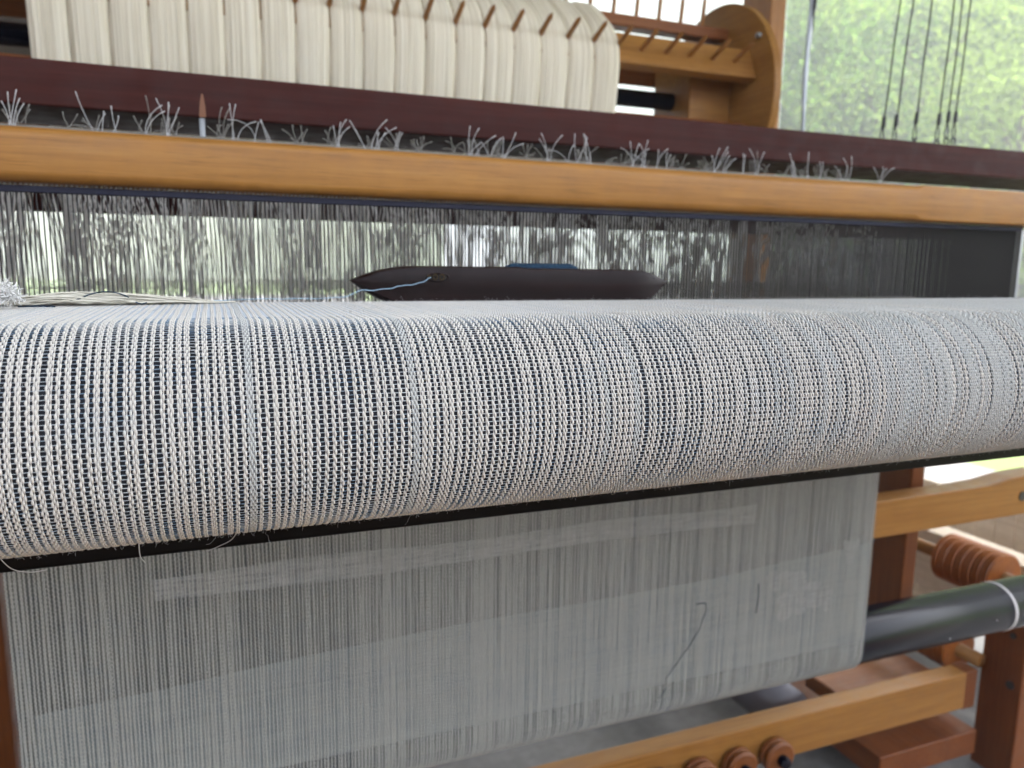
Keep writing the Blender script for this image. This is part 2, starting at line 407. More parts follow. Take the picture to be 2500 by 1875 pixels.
# ------------------------------------------------------------------ the hanging cloth and its beam
YL, ZT, TR_ = .712, .4435, .0385
def low_path(s):
    """s = 0 at the top, straight down, then round the front and underside of the cloth beam"""
    s = np.asarray(s, float); Lh = .76 - ZT
    u = np.clip(s - Lh, 0, None) / TR_
    yc = YL + TR_
    y = np.where(u > 0, yc - TR_ * np.cos(u), YL); z = np.where(u > 0, ZT - TR_ * np.sin(u), .76 - s)
    return y, z, np.where(u > 0, -np.cos(u), -1.0), np.where(u > 0, -np.sin(u), 0.0)
s_low = np.arange(0, .76 - ZT + TR_ * 2.6, PW / 3)
hang = empty('hanging_cloth', (.3, YL, .6), 'sheer grey cloth hanging behind the roller down to the black tube', 'cloth')
LM = stripe_meshes('warp_stripe', low_path, s_low, 30, M['warp_low_shaded'], 4, 300, rr=.00052)
for i in range(NST):
    dense = np.clip((X0 + i * PITCH - .02) / .40, .03, .62)
    link('warp_stripe', LM[random.randrange(20, 30) if random.random() < dense else random.randrange(20)], hang, (X0 + (i + .5) * PITCH + random.gauss(0, .00012), 0, 0))
M['weft_low'] = mat('hanging cloth weft', (.30, .34, .34), .9, .2)
_n = noise(M['weft_low'], 24, stretch=(1, 2, 2), detail=5, world=True)
L(M['weft_low'], ramp(M['weft_low'], _n, [(.3, (.30, .32, .30)), (.55, (.22, .25, .255)), (.72, (.08, .12, .18))]), bsdf(M['weft_low']).inputs['Base Color'])
wefts(low_path, np.arange(.04, s_low[-1], PW), M['weft_low'], hang, PITCH * 1.0, .00024, 9)
m = M['inner'] = mat('inner cloth layer', (.3, .32, .34), .9, .2)
a = noise(m, 1.0, stretch=(300, 8, 8), detail=3, world=True); b_ = noise(m, 14, stretch=(1, 1, 1), detail=5, world=True); c_ = noise(m, 1.0, stretch=(5, 5, 300), detail=3, world=True)
c = ramp(m, a, [(.3, (.18, .205, .20)), (.7, (.30, .33, .32))]); c = mix(m, .35, c, ramp(m, b_, [(.38, (.12, .17, .21)), (.6, (.36, .40, .385))]))
c = mix(m, .3, c, ramp(m, c_, [(.35, (.18, .22, .235)), (.65, (.45, .48, .475))]))
L(m, c, bsdf(m).inputs['Base Color'])
inner = MB(); xs = np.linspace(X0 + .012, X1 - .002, 60)
zt = [.564 + .036 * x + .003 * math.sin(x * 9) for x in xs]
for j, (yy, fz) in enumerate(((.7165, 0), (.7165, 1))): pass
inner.add([(x, .7175 + .001 * math.sin(x * 31), z) for x, z in zip(xs, zt)] + [(x, .7165, .452) for x in xs], [(i, i + 1, 60 + i + 1, 60 + i) for i in range(59)])
inner.build('inner_layer', M['inner'], hang, smooth=True)
band = MB(); xs = np.linspace(-.06, .60, 60)
band.add([(x, .716, .668 + .002 * math.sin(x * 20)) for x in xs] + [(x, .7165, .645 - .002 * math.sin(x * 12)) for x in xs], [(i, i + 1, 61 + i, 60 + i) for i in range(59)])
m = M['hem'] = mat('folded hem cloth', (.4, .4, .4), .9, .2)
a = noise(m, 1.0, stretch=(420, 1, 30), detail=2, world=True); b_ = noise(m, 1.0, stretch=(30, 1, 700), detail=2, world=True)
c = mix(m, .5, ramp(m, a, [(.40, (.16, .165, .17)), (.60, (.60, .61, .62))]), ramp(m, b_, [(.42, (.18, .185, .19)), (.58, (.60, .61, .62))]))
L(m, c, bsdf(m).inputs['Base Color'])
band.build('folded_hem', M['hem'], hang, smooth=True)
pt = MB(); r = np.random.default_rng(77); aa = np.linspace(0, 2 * math.pi, 37)[:-1]  # pale shapes painting a bright reflection that shows through the cloth
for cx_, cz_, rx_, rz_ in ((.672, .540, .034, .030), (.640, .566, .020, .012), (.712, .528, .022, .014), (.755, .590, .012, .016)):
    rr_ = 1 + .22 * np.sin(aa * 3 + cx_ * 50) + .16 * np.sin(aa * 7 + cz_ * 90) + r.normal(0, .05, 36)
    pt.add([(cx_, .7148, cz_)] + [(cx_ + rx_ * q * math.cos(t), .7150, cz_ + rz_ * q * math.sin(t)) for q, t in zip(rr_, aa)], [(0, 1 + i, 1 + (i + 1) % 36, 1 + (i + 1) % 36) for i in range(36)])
pt.build('reflection_patch', M['hem'], hang, smooth=True)
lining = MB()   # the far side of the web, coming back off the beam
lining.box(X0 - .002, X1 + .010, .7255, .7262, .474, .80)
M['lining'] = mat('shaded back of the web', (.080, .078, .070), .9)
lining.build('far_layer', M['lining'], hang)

cb = empty('cloth_beam', (.6, YL + TR_, ZT), 'glossy black tube that the hanging cloth winds onto', 'beam')
MB().lathe([(.0001, -.5), (.0365, -.5), (.0365, 1.7), (.0001, 1.7)], 'x', (0, YL + TR_, ZT), 64).build('tube', M['tube'], cb, smooth=True)
MB().lathe([(.0365, 1.085), (.0371, 1.086), (.0371, 1.0895), (.0365, 1.0905)], 'x', (0, YL + TR_, ZT), 64).build('ring_mark', M['chalk'], cb, smooth=True)
for x, a, l in ((.955, 200, .004), (1.045, 178, .003)):
    p = [(x + d, YL + TR_ + .0367 * math.cos(R(a + d * 900)), ZT + .0367 * math.sin(R(a + d * 900))) for d in (-l / 2, 0, l / 2)]
    MB().sweep(p, .0005, 4).build('scuff', M['chalk'], cb)
# the dark thread caught on the hanging cloth
p = smoothcurve([(.515, .709, .556), (.53, .709, .552), (.520, .709, .52), (.495, .709, .488), (.480, .7085, .470), (.478, .7085, .455), (.470, .7085, .445)], 50)
p[:, 0] += .0006 * np.sin(np.arange(50) * 1.3)
tag(MB().sweep(p, .00045, 5).build('stray_thread', M['indigo'], smooth=True), 'dark stray thread trailing down the sheer hanging cloth', 'thread')
p = smoothcurve([(.605, .709, .568), (.606, .709, .55), (.604, .709, .53)], 20)
tag(MB().sweep(p, .0006, 5).build('stray_thread', M['indigo'], smooth=True), 'short upright dark thread on the hanging cloth near its right edge', 'thread')

# ------------------------------------------------------------------ the beater with its reed
bt = empty('beater', (.4, .69, 1.02), 'long tan wooden beater rail holding the wire reed', 'beater')
def rail_section(c1, c2, yf, yb, z0, z1):
    """front lower chamfer c1, front upper chamfer c2"""
    P = []
    for a in np.linspace(0, 1, 6): P.append((yf + c1 * (1 - math.sin(a * math.pi / 2)), z0 + c1 * (1 - math.cos(a * math.pi / 2))))
    for a in np.linspace(0, 1, 6): P.append((yf + c2 * (1 - math.cos(a * math.pi / 2)), z1 - c2 * (1 - math.sin(a * math.pi / 2))))
    P += [(yb, z1), (yb, z0)]
    return P
mb = MB(); yf, yb, z0, z1 = .672, .706, 1.0045, 1.0448
secs = [(-.6, .008, .008), (.25, .008, .008), (.45, .008, .010), (.66, .008, .010), (.765, .008, .010), (.773, .003, .002), (.80, .0025, .002), (1.7, .0025, .002)]
V = []; n = 14
for x, c1, c2 in secs: V += [(x, a, b) for a, b in rail_section(c1, c2, yf, yb, z0, z1)]
F = [(i * n + j, (i + 1) * n + j, (i + 1) * n + (j + 1) % n, i * n + (j + 1) % n) for i in range(len(secs) - 1) for j in range(n)]
mb.add(V, F); o = mb.build('top_rail', M['tan_x'], bt, smooth=True)
md = o.modifiers.new('split', 'EDGE_SPLIT'); md.split_angle = R(35)
mb = MB().box(-.4, .967, .6855, .694, .9980, 1.0030); mb.build('reed_binding', M['navy'], bt, bevel=.001)
mb = MB()
for i in range(int(1.13 / .0034)): mb.box(-.165 + i * .0034, -.165 + i * .0034 + .0016, .6852, .6865, 1.0031, 1.0046)
o = mb.build('binding_cord', M['tuft'], bt); o['kind'] = 'stuff'
RW = MB().box(-.00036, .00036, .6885, .6907, .84, 1.0005).mesh('reed_wire', M['wire'], False)
NW = int((.962 + .165) / .0034)
mbs = MB()
for i in range(NW):
    x = -.165 + i * .0034
    if i < 299: link('reed_wire', RW, bt, (x + random.gauss(0, .00008), 0, 0))
    else: mbs.box(x - .00036, x + .00036, .6885, .6912, .84, 1.0005)
o = mbs.build('reed_wires', M['wire'], bt); o['kind'] = 'stuff'
MB().box(.9625, .9675, .685, .695, .82, 1.0005).build('reed_end', M['metal'], bt, bevel=.001)
MB().box(-.6, 1.7, .676, .704, .79, .835).build('bottom_rail', M['tan_x'], bt, bevel=.003)

# ------------------------------------------------------------------ warp threads between cloth and warp beam
mb = MB(); r = np.random.default_rng(21)
for i in range(520):
    x = X0 + (i + .5) * (X1 - X0) / 520; sh = (.018, -.018, .010, -.012)[i % 4]; ys_ = .788 + .026 * (i % 3)
    mb.sweep([(x, .645, .910), (x, .69, .910 + sh * .35), (x, ys_, .912 + sh), (x + r.normal(0, .002), 1.0, .914), (x * 1.0 + r.normal(0, .003), 1.40, .917)], .00030, 3)
tag(mb.build('warp_threads', M['warp'], smooth=True), 'sheet of warp threads running back through the reed', 'threads', kind='stuff')

# ------------------------------------------------------------------ harness shafts: bar, heddles, cut cord tufts
def heddle(mb, r, x, y, ztop, zbot, cl):
    ze = .925 + r.normal(0, .006); n = 13; t = np.linspace(0, 1, n); z = ztop + (zbot - ztop) * t
    lean = cl * np.sin(t * math.pi)
    eye = np.exp(-((z - ze) / .006) ** 2) * .0016 + np.exp(-((z - ze - .045) / .005) ** 2) * .0011 + .00028
    tw = r.uniform(0, 3)
    for sg in (-1, 1):
        P = np.stack([x + lean + sg * eye * np.abs(np.cos(tw + 0 * t)), y + sg * .0004 + 0 * t, z], 1)
        mb.sweep(P, .00050, 3)
def tuft(x, y, z, r, tall):
    mb = MB()
    for q in range(r.integers(2, 5) if tall else r.integers(3, 7)):
        a = r.normal(0, .26 if tall else .75); ln = r.uniform(.016, .034) if tall else r.uniform(.008, .018)
        b = r.normal(0, .35); bx = x + r.normal(0, .0022); bend = r.normal(0, .35)
        P = [(bx + ln * t * math.sin(a + bend * t), y + ln * t * .35 * math.sin(b), z + ln * t * math.cos(a + bend * t)) for t in np.linspace(0, 1, 6)]
        mb.sweep(P, [.00042, .0004, .00038, .00038, .00042, .0006], 5, caps=True)
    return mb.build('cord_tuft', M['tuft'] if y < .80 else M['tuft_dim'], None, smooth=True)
front = [(-.150, 3), (-.085, 1), (-.072, 1), (-.047, 1), (-.032, 2), (.028, 2), (.046, 2), (.058, 2), (.120, 1), (.153, 2), (.163, 1), (.180, 1),
         (.252, 2), (.262, 1), (.275, 2), (.292, 2), (.352, 2), (.366, 2), (.380, 2), (.394, 1), (.45, 2), (.468, 2), (.480, 1), (.495, 1), (.56, 2), (.575, 2), (.60, 2), (.62, 2), (.68, 2), (.70, 2), (.715, 2), (.75, 2), (.765, 2), (.82, 1)]
nth_ = ['nearest the reed', 'middle of the three', 'farthest from the reed']
for k in range(3):
    ys_ = .788 + .026 * k; r = np.random.default_rng(50 + k)
    sh = empty('harness_shaft', (.3, ys_, 1.05), 'cream harness shaft with grey cord tufts, ' + nth_[k], 'harness shaft', 'harness shafts behind the reed')
    zb = 1.053 + .005 * k
    MB().box(X0 - .16, X1 + .10, ys_ - .005, ys_ + .005, zb - .014, zb + .0055).build('shaft_bar', M['cream_bar'], sh, bevel=.0015)
    mb = MB(); x = X0 - .10; cl = 0
    while x < X1 + .01:
        if r.random() < .15: cl = r.normal(.004, .018); x += abs(r.normal(.003, .005))
        heddle(mb, r, x, ys_, 1.052, .80, cl); x += r.uniform(.0018, .0050)
    o = mb.build('heddle_row', M['heddle'], sh, smooth=True); o['kind'] = 'stuff'
    if k == 0:
        spots = [(x + r.normal(0, .002), True) for x, n_ in front for _ in range((n_ + 1) // 2)]
    else:
        spots = [(x, r.random() < .04) for x in np.arange(X0 - .02, X1 + .04, .045) + r.normal(0, .011, len(np.arange(X0 - .02, X1 + .04, .045)))]
    for x, tall in spots:
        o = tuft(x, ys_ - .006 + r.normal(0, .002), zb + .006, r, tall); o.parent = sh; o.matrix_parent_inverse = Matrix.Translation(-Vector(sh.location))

# ------------------------------------------------------------------ dark harness beam above the shafts
hb = empty('harness_beam', (.5, .86, 1.11), 'dark red brown mahogany beam crossing above the cord tufts', 'beam')
MB().box(-.6, 1.9, .86, .985, 1.090, 1.1325).build('board', M['mahogany'], hb, bevel=.0025)
M['pin'] = mat('bright steel', (.32, .34, .36), .4, .8)
M['chip'] = mat('bare chipped wood', (.15, .055, .02), .6)
mb = MB(); V = [(.86 - .0006, -.0055), (0, 0)]
c_ = [(-.0035, 1.0905), (.0030, 1.0905), (.0028, 1.100), (.0012, 1.112), (-.0003, 1.1135), (-.0022, 1.104)]
mb.add([(x, .8593, z) for x, z in c_] + [(x * .9, .8612, z) for x, z in c_], [(0, 1, 2, 5), (2, 3, 4, 5), (0, 6, 7, 1), (1, 7, 8, 2), (2, 8, 9, 3), (3, 9, 10, 4), (4, 10, 11, 5), (5, 11, 6, 0)])
mb.build('bare_chip', M['chip'], hb)
MB().lathe([(.0001, 1.02), (.0028, 1.02), (.0028, 1.0899), (.0001, 1.0899)], 'z', (-.001, .864, 0), 12).build('steel_pin', M['pin'], hb, smooth=True)

# ------------------------------------------------------------------ shuttle and loose yarn on the cloth
sht = empty('boat_shuttle', (.238, .59, .92), 'dark pointed boat shuttle lying on the cloth against the reed', 'shuttle')
n = 41; xs = np.linspace(0, 1, n); V = []; k = 12
for t in xs:
    x = .099 + .278 * t
    e = min(1., (t / .20 if t < .5 else (1 - t) / .16))
    q = 1 - (1 - e) ** 2.0
    left = t < .5
    zt = .9355 + (.0112 if left else .0102) * (1 - (1 - e) ** (2.3 if left else 1.9)); zb_ = .9345 - .0185 * (1 - (1 - min(1, e * 1.5)) ** 1.5)
    dep = .0035 + .0125 * q; yc = .590; rr = min(.003, (zt - zb_) * .3)
    ring = [(yc - dep, zb_ + rr), (yc - dep, (zb_ + zt) / 2), (yc - dep, zt - rr), (yc - dep + rr * .3, zt - rr * .3), (yc - dep + rr, zt), (yc, zt), (yc + dep - rr, zt), (yc + dep, zt - rr), (yc + dep, zb_ + rr), (yc + dep - rr, zb_), (yc, zb_), (yc - dep + rr, zb_)]
    V += [(x, a, b) for a, b in ring]
F = [(i * k + j, (i + 1) * k + j, (i + 1) * k + (j + 1) % k, i * k + (j + 1) % k) for i in range(n - 1) for j in range(k)]
mb = MB().add(V, F)
for e in (0, n - 1): mb.add([np.mean(V[e * k:(e + 1) * k], axis=0)], np.zeros((0, 4), int)); c = mb.n - 1; mb.f.append(np.array([[e * k + j, e * k + (j + 1) % k, c, c] for j in range(k)]))
o = mb.build('body', M['ebony'], sht, smooth=True); md = o.modifiers.new('split', 'EDGE_SPLIT'); md.split_angle = R(40)
mb = MB(); t = np.linspace(0, 1, 30)
mb.sweep(np.stack([.224 + .066 * t, np.full(30, .590), np.full(30, .9455)], 1), .0045 * np.clip(np.minimum(t, 1 - t) * 9, .15, 1) ** .5, 16, caps=True)
mb.build('pirn_yarn', M['indigo'], sht, smooth=True)
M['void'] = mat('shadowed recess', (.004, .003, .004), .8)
mb = MB(); a = np.linspace(0, 2 * math.pi, 25)
mb.sweep(np.stack([.163 + .0085 * np.cos(a), np.full(25, .5735), .9382 + .0030 * np.sin(a)], 1), .0007, 6); mb.build('slot_rim', M['ebony'], sht, smooth=True)
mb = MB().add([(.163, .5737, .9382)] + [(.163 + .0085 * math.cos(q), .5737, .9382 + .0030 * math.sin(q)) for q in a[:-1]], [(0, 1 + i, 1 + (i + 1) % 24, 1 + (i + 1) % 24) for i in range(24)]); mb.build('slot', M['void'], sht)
for x, rr in ((.1605, .0017), (.1555, .0012), (.166, .0018)):
    MB().sweep(np.stack([x + rr * np.cos(a), .5725 + 0 * a, .9384 + rr * 1.1 * np.sin(a)], 1), .00045, 6).build('eyelet', M['brass'], sht, smooth=True)
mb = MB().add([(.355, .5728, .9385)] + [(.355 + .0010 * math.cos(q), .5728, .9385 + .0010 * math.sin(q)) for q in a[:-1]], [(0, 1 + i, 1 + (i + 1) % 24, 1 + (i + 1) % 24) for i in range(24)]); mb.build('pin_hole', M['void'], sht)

ZCL = .9222
p = smoothcurve([(.157, .572, .9382), (.150, .5715, .9345), (.141, .571, .9325), (.133, .571, .9318), (.126, .5705, .9300), (.112, .570, .9285), (.102, .569, .9283), (.093, .567, .9245), (.075, .56, ZCL + .001), (.05, .555, ZCL + .001), (.03, .55, ZCL + .0012), (.012, .553, ZCL + .0005), (.0, .55, ZCL)], 80)
p[:, 2] += .0003 * np.sin(np.arange(80) * .9) * np.linspace(1, .3, 80)
tag(MB().sweep(p, .00030, 5).build('weft_tail', M['sky_thread'], smooth=True), 'pale blue thread running from the shuttle eyelet along the cloth', 'thread')
# ivory hank
hk = MB(); r = np.random.default_rng(11)
for i in range(90):
    x0 = -.110 + r.normal(0, .006); x1 = r.uniform(-.06, .015); zo = abs(r.normal(0, .0019)); yo = r.normal(0, .008)
    t = np.linspace(0, 1, 12); env = np.sin(np.clip(t * 1.15, 0, 1) * math.pi) ** .6
    P = np.stack([x0 + (x1 - x0) * t, .515 + yo * (.4 + .6 * env) + .012 * t + r.normal(0, .0006, 12), ZCL + .0006 + zo * env + .0018 * np.abs(np.sin(t * 5 + i * .3)) * env], 1)
    hk.sweep(P, .00045, 4)
tag(hk.build('yarn_hank', M['hank'], smooth=True), 'loose ivory yarn ends bunched flat on the cloth at the left', 'yarn')
fl = MB()
for i in range(420):
    c = np.array([-.1025, .478, ZCL + .0045]); d = r.normal(0, 1, 3); d[2] = abs(d[2]); d /= np.linalg.norm(d)
    q = c + d * (.008, .008, .010) * r.uniform(.3, 1); e = r.normal(0, 1, 3); e /= np.linalg.norm(e)
    P = [q]; 
    for _ in range(4): e = e + r.normal(0, .5, 3); e /= np.linalg.norm(e); P.append(P[-1] + e * .0012)
    fl.sweep(P, .00022, 3)
tag(fl.build('fluff', mat('white cotton fluff', (.82, .82, .80), .9, .1), smooth=True), 'white fluffy tuft of cotton at the left edge on the cloth', 'fluff')
for pts, lab, mm in (
    ([(-.076, .503, ZCL + .0026), (-.071, .503, ZCL + .004), (-.0655, .504, ZCL + .0065), (-.0585, .504, ZCL + .0080), (-.0515, .505, ZCL + .0072), (-.0455, .506, ZCL + .0046)], 'dark blue thread arching over the ivory yarn', M['indigo']),
    ([(-.0985, .487, ZCL + .0006), (-.093, .486, ZCL + .0008), (-.087, .486, ZCL + .0008), (-.0805, .485, ZCL + .0006)], 'short blue thread lying in front of the ivory yarn', M['indigo']),
    ([(-.041, .492, ZCL + .0026), (-.038, .492, ZCL + .0014), (-.035, .492, ZCL + .0022)], 'tiny blue thread end at the tip of the ivory yarn', M['indigo'])):
    tag(MB().sweep(smoothcurve(pts, 30), .0004, 5).build('loose_thread', mm, smooth=True), lab, 'thread')
# loose threads that cross the black bar
for pts, lab in (([(-.0915, .373, .8225), (-.089, .385, .811), (-.085, .40, .803), (-.081, .413, .7985)], 'loose pale thread end curling over the black bar at far left'),
                 ([(-.036, .372, .8225), (-.0365, .38, .812), (-.0375, .411, .797)], 'loose pale thread end hanging straight over the black bar'),
                 ([(.008, .374, .8235), (.004, .385, .8135), (-.002, .405, .8035), (-.008, .413, .7985)], 'loose pale thread end slanting left over the black bar')):
    tag(MB().sweep(smoothcurve(pts, 20), .00022, 4).build('thread_end', M['fuzz'], smooth=True), lab, 'thread')

# ------------------------------------------------------------------ sectional warp beam
YX, ZX = 1.573, 1.318
wbm = empty('warp_beam', (.5, YX, ZX), 'sectional warp beam wound full of cream yarn between pegs', 'warp beam')
SEC = .0565; XE = .775; NS = 18
HEX = [22, 82, 142, 202, 262, 322]
def hexpt(ang, rho): return np.array([0, YX - rho * math.cos(R(ang)), ZX + rho * math.sin(R(ang))])
def bundle():
    """yarn outline in y,z: up from the back beam, over the hexagon, rounded corners"""
    pts = []; rho = .185
    c = [hexpt(a, rho)[1:] for a in (-98, -38, 22, 82, 142)]
    line = [c[0] + (.10, .004), c[0] + (.03, .001)]
    for a, b, d in ((c[0], c[1], c[2]), (c[1], c[2], c[3]), (c[2], c[3], c[4])):
        for t in np.linspace(0, 1, 9):
            p0 = b + (a - b) * .36; p2 = b + (d - b) * .36
            line.append((1 - t) ** 2 * p0 + 2 * t * (1 - t) * b + t * t * p2)
    line.append(c[4]); return np.array(line)
BL = bundle()
def bundle_mesh(seed):
    r = np.random.default_rng(seed); nx = 44; t = np.linspace(0, 1, nx)
    xx = (t - .5) * (SEC - .0022)
    prof = .007 * (1 - np.abs(2 * t - 1) ** 5) + r.normal(0, .0007, nx); prof[0] = prof[-1] = -.012; xx[1] = xx[0] * .985; xx[-2] = xx[-1] * .985
    T = np.gradient(BL, axis=0); T /= np.linalg.norm(T, axis=1)[:, None]; Nn = np.stack([-T[:, 1], T[:, 0]], 1)
    ctr = np.array([YX, ZX]); sg = np.sign(((BL - ctr) * Nn).sum(1)); Nn *= sg[:, None]
    V = [(x, b[0] + nn[0] * p, b[1] + nn[1] * p) for b, nn in zip(BL, Nn) for x, p in zip(xx, prof)]
    F = [(i * nx + j, i * nx + j + 1, (i + 1) * nx + j + 1, (i + 1) * nx + j) for i in range(len(BL) - 1) for j in range(nx - 1)]
    return MB().add(V, F).mesh('yarn_bundle', M['cream'], True)
BM = [bundle_mesh(70 + i) for i in range(5)]
for i in range(NS): link('yarn_bundle', BM[i % 5], wbm, (XE - (i + .5) * SEC, 0, 0))
MB().lathe([(.0001, XE - NS * SEC + .004), (.160, XE - NS * SEC + .004), (.160, XE - .004), (.0001, XE - .004)], 'x', (0, YX, ZX), 48).build('yarn_core', M['cream'], wbm, smooth=True)
PEG = MB().sweep([(0, 0, 0), (0, 0, .03), (0, 0, .058), (0, 0, .066)], [.0048, .0048, .0044, .0012], 10).mesh('peg', M['tan_z'], True)
for a in HEX:
    c = hexpt(a, .150); rm = Matrix.Rotation(R(90 - a), 4, 'X')
    mb = MB().box(-.42, 1.108, -.034, .034, -.012, .012); me = mb.mesh('rail', M['tan_x'] if a == 22 else M['brown_x'], False)
    o = link('rail', me, wbm, bevel=.003); o.matrix_basis = Matrix.Translation(Vector(c)) @ rm
    if a not in (22, 82, 142): continue
    for i in range(-6, NS + 1):
        x = XE - i * SEC
        if x > 1.09: continue
        for q in (0,):
            o = link('peg', PEG, wbm); d = Vector(hexpt(a, 1.0)) - Vector((0, YX, ZX)); 
            o.matrix_basis = Matrix.Translation(Vector(hexpt(a, .161)) + Vector((x, 0, 0))) @ Matrix.Rotation(R(90 - a), 4, 'X')
MB().lathe([(.0001, -.6), (.019, -.6), (.019, 1.03), (.0001, 1.03)], 'x', (0, YX, ZX), 24).build('axle', M['tube'], wbm, smooth=True)
MB().lathe([(.0001, 1.108), (.213, 1.108), (.218, 1.112), (.218, 1.128), (.213, 1.132), (.0001, 1.132)], 'x', (0, YX, ZX), 96).build('disc', M['tan_y'], wbm, smooth=True).modifiers.new('s', 'EDGE_SPLIT').split_angle = R(50)
MB().box(1.0, 1.107, YX - .075, YX + .075, ZX - .10, ZX + .09).build('hub_block', M['tan_x'], wbm, bevel=.004)
MB().lathe([(.0001, 1.098), (.007, 1.098), (.006, 1.1075)], 'x', (0, YX - .12, ZX + .04), 12).build('screw_head', M['metal'], wbm, smooth=True)
MB().lathe([(.0001, 1.1), (.006, 1.1), (.006, 1.1075)], 'x', (0, YX - .165, ZX + .115), 12).build('screw_head', M['metal'], wbm, smooth=True)
for x0 in (-.40,): MB().lathe([(.0001, x0 - .03), (.233, x0 - .03), (.233, x0), (.0001, x0)], 'x', (0, YX, ZX), 64).build('disc', M['brown_y'], wbm, smooth=False)

# ------------------------------------------------------------------ loom frame
lf = empty('loom_frame', (1.0, 1.0, 0), 'tan and red brown timber frame of the loom', 'loom frame')
MB().box(1.407, 1.457, 1.75, 1.87, 0, 2.3).build('rear_post', M['tan_z'], lf, bevel=.003)
MB().box(-.66, -.60, 1.50, 1.62, 0, 1.42).build('rear_post', M['brown_z'], lf, bevel=.003)
MB().box(1.022, 1.050, .86, .98, .36, .84).build('front_post', M['brown_z'], lf, bevel=.003)
MB().box(-.30, -.222, .90, 1.0, 0, 1.08).build('front_post', M['brown_z'], lf, bevel=.003)
mb = MB(); prof = [(.30, .552), (1.7, .566), (1.7, .634), (1.20, .626), (1.17, .6245), (1.14, .6205), (1.12, .6175), (1.08, .6165), (.30, .607)]
mb.add([(x, .80, z) for x, z in prof] + [(x, .835, z) for x, z in prof], [(0, 1, 7, 8), (1, 2, 3, 3), (1, 3, 4, 4), (1, 4, 5, 5), (1, 5, 6, 6), (1, 6, 7, 7)] + [(9, 17, 16, 10)] + [(i, i + 9, (i + 1) % 9 + 9, (i + 1) % 9) for i in range(9)])
mb.build('side_rail', M['tan_x'], lf, bevel=.002)
MB().box(-.5, 1.256, .90, .935, .150, .221).build('lower_beam', M['tan_x'], lf, bevel=.003)
MB().box(1.257, 1.288, .903, .938, .145, .2205).build('beam_block', M['brown_z'], lf, bevel=.003)
MB().box(1.345, 1.41, .86, .94, 0, .335).build('front_foot', M['brown_z'], lf, bevel=.003)
MB().box(1.06, 1.30, .90, 2.0, .05, .098).build('floor_sill', M['brown_y'], lf, bevel=.003)
MB().box(1.02, 1.255, .955, 1.05, .16, .19).build('cross_board', M['brown_x'], lf, bevel=.003)
MB().box(-.5, 1.40, 1.0, 1.02, 1.0, 1.068).build('harness_rail', M['mahogany'], lf, bevel=.002)
MB().box(-.42, 1.42, 1.36, 1.375, .74, .84).build('back_rail', M['tan_x'], lf, bevel=.003)
for x, y, z, rr in ((1.3445, .88, .19, .008), (1.3445, .885, .285, .006)):
    MB().lathe([(.0001, -.0015), (rr, -.0015), (rr, .0005)], 'x', (x, y, z), 16).build('bolt_hole', M['iron'], lf)
MB().lathe([(.0001, -.0015), (.006, -.0015), (.006, .0005)], 'x', (1.022, .925, .50), 16).build('bolt_hole', M['iron'], lf)
MB().lathe([(.0001, -.0015), (.008, -.0015), (.008, .0005)], 'y', (1.195, .80, .592), 16).build('bolt_hole', M['iron'], lf)

def pulleys(x, z, y0, y1, ny0, nd, rad, label, first):
    t = empty('pulley_rod', (x, (y0 + y1) / 2, z), label, 'pulley rod')
    MB().lathe([(.0001, y0), (.0135, y0), (.0135, y1), (.0001, y1)], 'y', (x, 0, z), 20).build('rod', M['tan_y'], t, smooth=True)
    me = MB().lathe([(.0136, 0), (rad - .003, 0), (rad, .003), (rad - .0006, .0055), (rad - .015, .0080), (rad - .0008, .011), (rad, .013), (rad - .003, .0155), (.0136, .0155)], 'y', (0, 0, 0), 40).mesh('pulley_disc', M['orange_wood'], False)
    for i in range(nd): link('pulley_disc', me, t, (x, ny0 + i * .0185, z))
pulleys(1.420, .352, .93, 1.62, .965, 7, .050, 'wooden rod stacked with seven grooved discs behind the black tube', 0)
pulleys(1.330, .215, .93, 1.50, .975, 6, .044, 'lower wooden rod with dim grooved discs beneath the black tube', 1)
MB_ = MB().lathe([(.0001, 1.0), (.013, 1.0), (.013, 1.9), (.0001, 1.9)], 'y', (1.27, 0, .295), 20)
tag(MB_.build('dowel', M['tan_y'], smooth=True), 'bare round dowel beside the post, just above the black tube', 'dowel')
wl = ['right hand wooden wheel with black knob in front of the low beam', 'middle wooden wheel with black knob on the low beam', 'left hand wooden wheel cut by the bottom edge of the view', 'leftmost wooden wheel, barely showing at the bottom edge']
wm = MB().lathe([(.0001, 0), (.024, 0), (.028, .003), (.0275, .008), (.022, .011), (.0275, .014), (.028, .019), (.024, .022), (.0001, .022)], 'y', (0, 0, 0), 40).mesh('wheel', M['brown_x'], False)
km = MB().lathe([(.0001, -.016), (.0052, -.0155), (.009, -.012), (.010, -.006), (.009, 0)], 'y', (0, 0, 0), 20).mesh('knob', M['tube'], True)
for i, (x, z) in enumerate(((.815, .172), (.742, .172), (.668, .172), (.594, .172))):
    t = empty('beam_wheel', (x, .874, z), wl[i], 'wheel', 'wooden wheels on the low front beam')
    for nm, me, dy in (('disc', wm, 0), ('knob', km, 0)):
        o = bpy.data.objects.new(nm, me); COL.objects.link(o); o.parent = t; o.location = (0, dy, 0)
pp = MB().lathe([(.0001, 1.0), (.045, 1.0), (.045, 1.5), (.0001, 1.5)], 'y', (.94, 0, .15), 32)
tag(pp.build('floor_pipe', mat('grey metal pipe', (.10, .095, .11), .35), smooth=True), 'short grey metal pipe lying behind the low beam under the cloth', 'pipe')
tag(MB().box(1.55, 1.62, 1.0, 2.6, .20, .34).build('pale_plank', M['plank'], bevel=.003), 'pale plank standing on edge behind the stacked discs', 'plank')
pn = empty('slat_panel', (2.0, 1.25, .3), 'pale tan panel of fine slats at the right edge below the rail', 'panel')
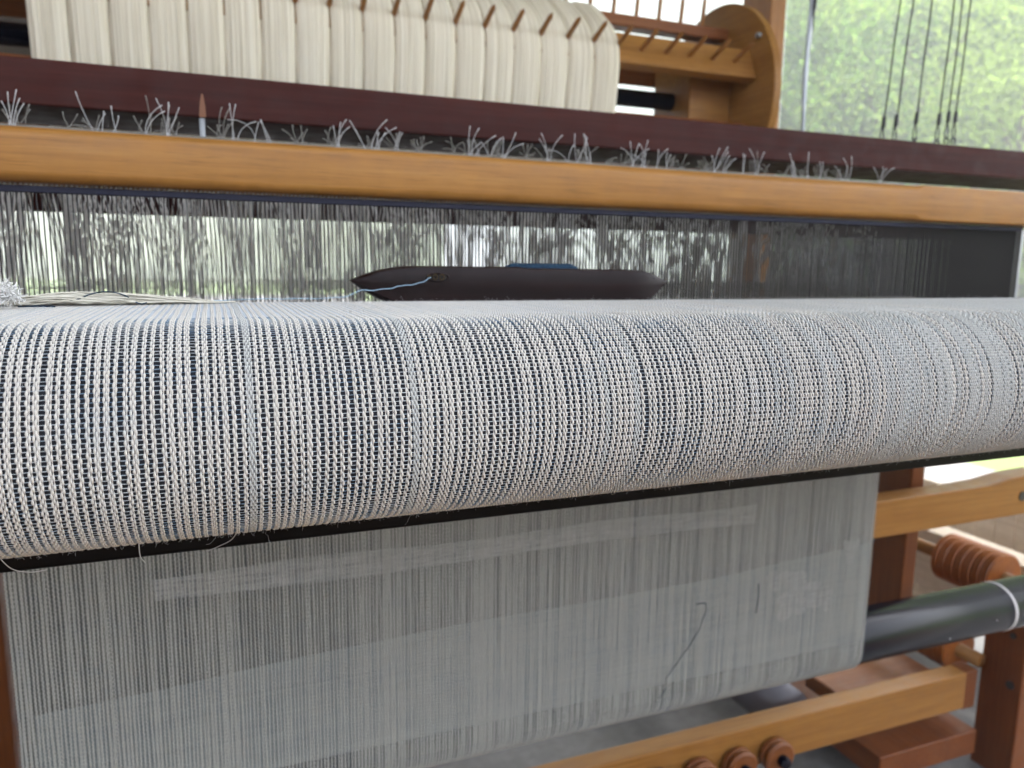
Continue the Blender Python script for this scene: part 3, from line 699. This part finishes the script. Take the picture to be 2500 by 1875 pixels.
for i in range(14):
    MB().box(1.78, 1.79, 1.0 + i * .05, 1.047 + i * .05, .05, .385).build('slat', M['plank'], pn)

# ------------------------------------------------------------------ tie cords and strap
ends = [(.994, 1.182, 1.006), (1.020, 1.187, 1.032), (1.062, 1.194, 1.071), (1.111, 1.196, 1.119), (1.131, 1.201, 1.137), (1.147, 1.202, 1.155)]
tl = ['leftmost hanging tie cord, its loop half hidden by the beam', 'second hanging tie cord from the left with a narrow wire loop', 'third tie cord from the left, hanging alone before the trees', 'fourth tie cord from the left, first of the close three', 'middle one of the three close tie cords at the right', 'rightmost hanging tie cord with a small open hook']
for i, (x, z, xt) in enumerate(ends):
    y = .95; t = empty('tie_cord', (x, y, z), tl[i], 'cord', 'tie cords hanging before the trees')
    dx = (xt - x) / (1.36 - 1.19)
    P = [(x + dx * q + .0007 * math.sin(q * 40 + i), y, z + q) for q in np.linspace(0, 1.28, 60)]
    MB().sweep(P, .0012, 6).build('string', M['cord'], t, smooth=True)
    MB().sweep([(x - dx * .016, y, z - .016), (x - dx * .012, y, z - .014), (x, y, z), (x + dx * .002, y, z + .002)], [.0024, .0032, .0032, .0022], 8).build('ferrule', M['iron'], t, smooth=True)
    a = np.linspace(0, math.pi * 2, 28); b = np.stack([x - dx * .03 + .0042 * np.sin(a) * (1 - .5 * np.cos(a)) / 1.2, np.full(28, y), z - .028 + .013 * np.cos(a)], 1)
    MB().sweep(b, .0011, 5).build('wire_loop', M['iron'], t, smooth=True)
    if i >= 1:
        a = np.linspace(-.9, math.pi + .9, 16) if i >= 3 else np.linspace(.2, math.pi - .2, 8) + math.pi
        cz = z - .045 if i >= 3 else z - .037
        b = np.stack([x - dx * .04 + .0048 * np.cos(a), np.full(len(a), y - .001), cz + .0048 * np.sin(a)], 1)
        MB().sweep(b, .0016, 6).build('hook', M['iron'], t, smooth=True)
mb = MB(); zs = np.linspace(1.06, 2.3, 40)
wd = np.interp(zs, [1.15, 1.22, 1.30, 1.36, 1.44, 1.5], [.003, .004, .007, .006, .011, .014]); xo = .003 * np.sin(zs * 18)
mb.add([(1.059 + o_ - w_, 1.2, z) for o_, w_, z in zip(xo, wd, zs)] + [(1.059 + o_ + w_, 1.204, z) for o_, w_, z in zip(xo, wd, zs)] + [(1.059 + o_, 1.21, z) for o_, z in zip(xo, zs)],
       [(i, 40 + i, 41 + i, i + 1) for i in range(39)] + [(40 + i, 80 + i, 81 + i, 41 + i) for i in range(39)] + [(80 + i, i, i + 1, 81 + i) for i in range(39)])
st = empty('hanging_strap', (1.059, 1.2, 1.3), 'twisted grey blue strap hanging to the right of the rear post', 'strap')
mb.build('band', M['strap'], st, smooth=True)
MB().sweep([(1.0605, 1.196, 1.38), (1.0595, 1.197, 1.41), (1.0615, 1.197, 1.44), (1.063, 1.197, 1.60), (1.065, 1.197, 2.3)], [.0006, .0022, .0035, .004, .004], 8).build('dark_core', M['iron'], st, smooth=True)

# ------------------------------------------------------------------ humid air between the porch and the wooded hill
hb_ = MB().box(-46, 67, -46, 67, -2.0, 46)
m = bpy.data.materials.new('haze'); m.use_nodes = True; t_ = m.node_tree; t_.nodes.remove(t_.nodes['Principled BSDF'])
pv = t_.nodes.new('ShaderNodeVolumePrincipled'); pv.inputs['Density'].default_value = .0105; pv.inputs['Color'].default_value = (.95, .97, 1, 1)
t_.links.new(pv.outputs[0], t_.nodes['Material Output'].inputs['Volume'])
o = hb_.build('haze', m); o['kind'] = 'stuff'
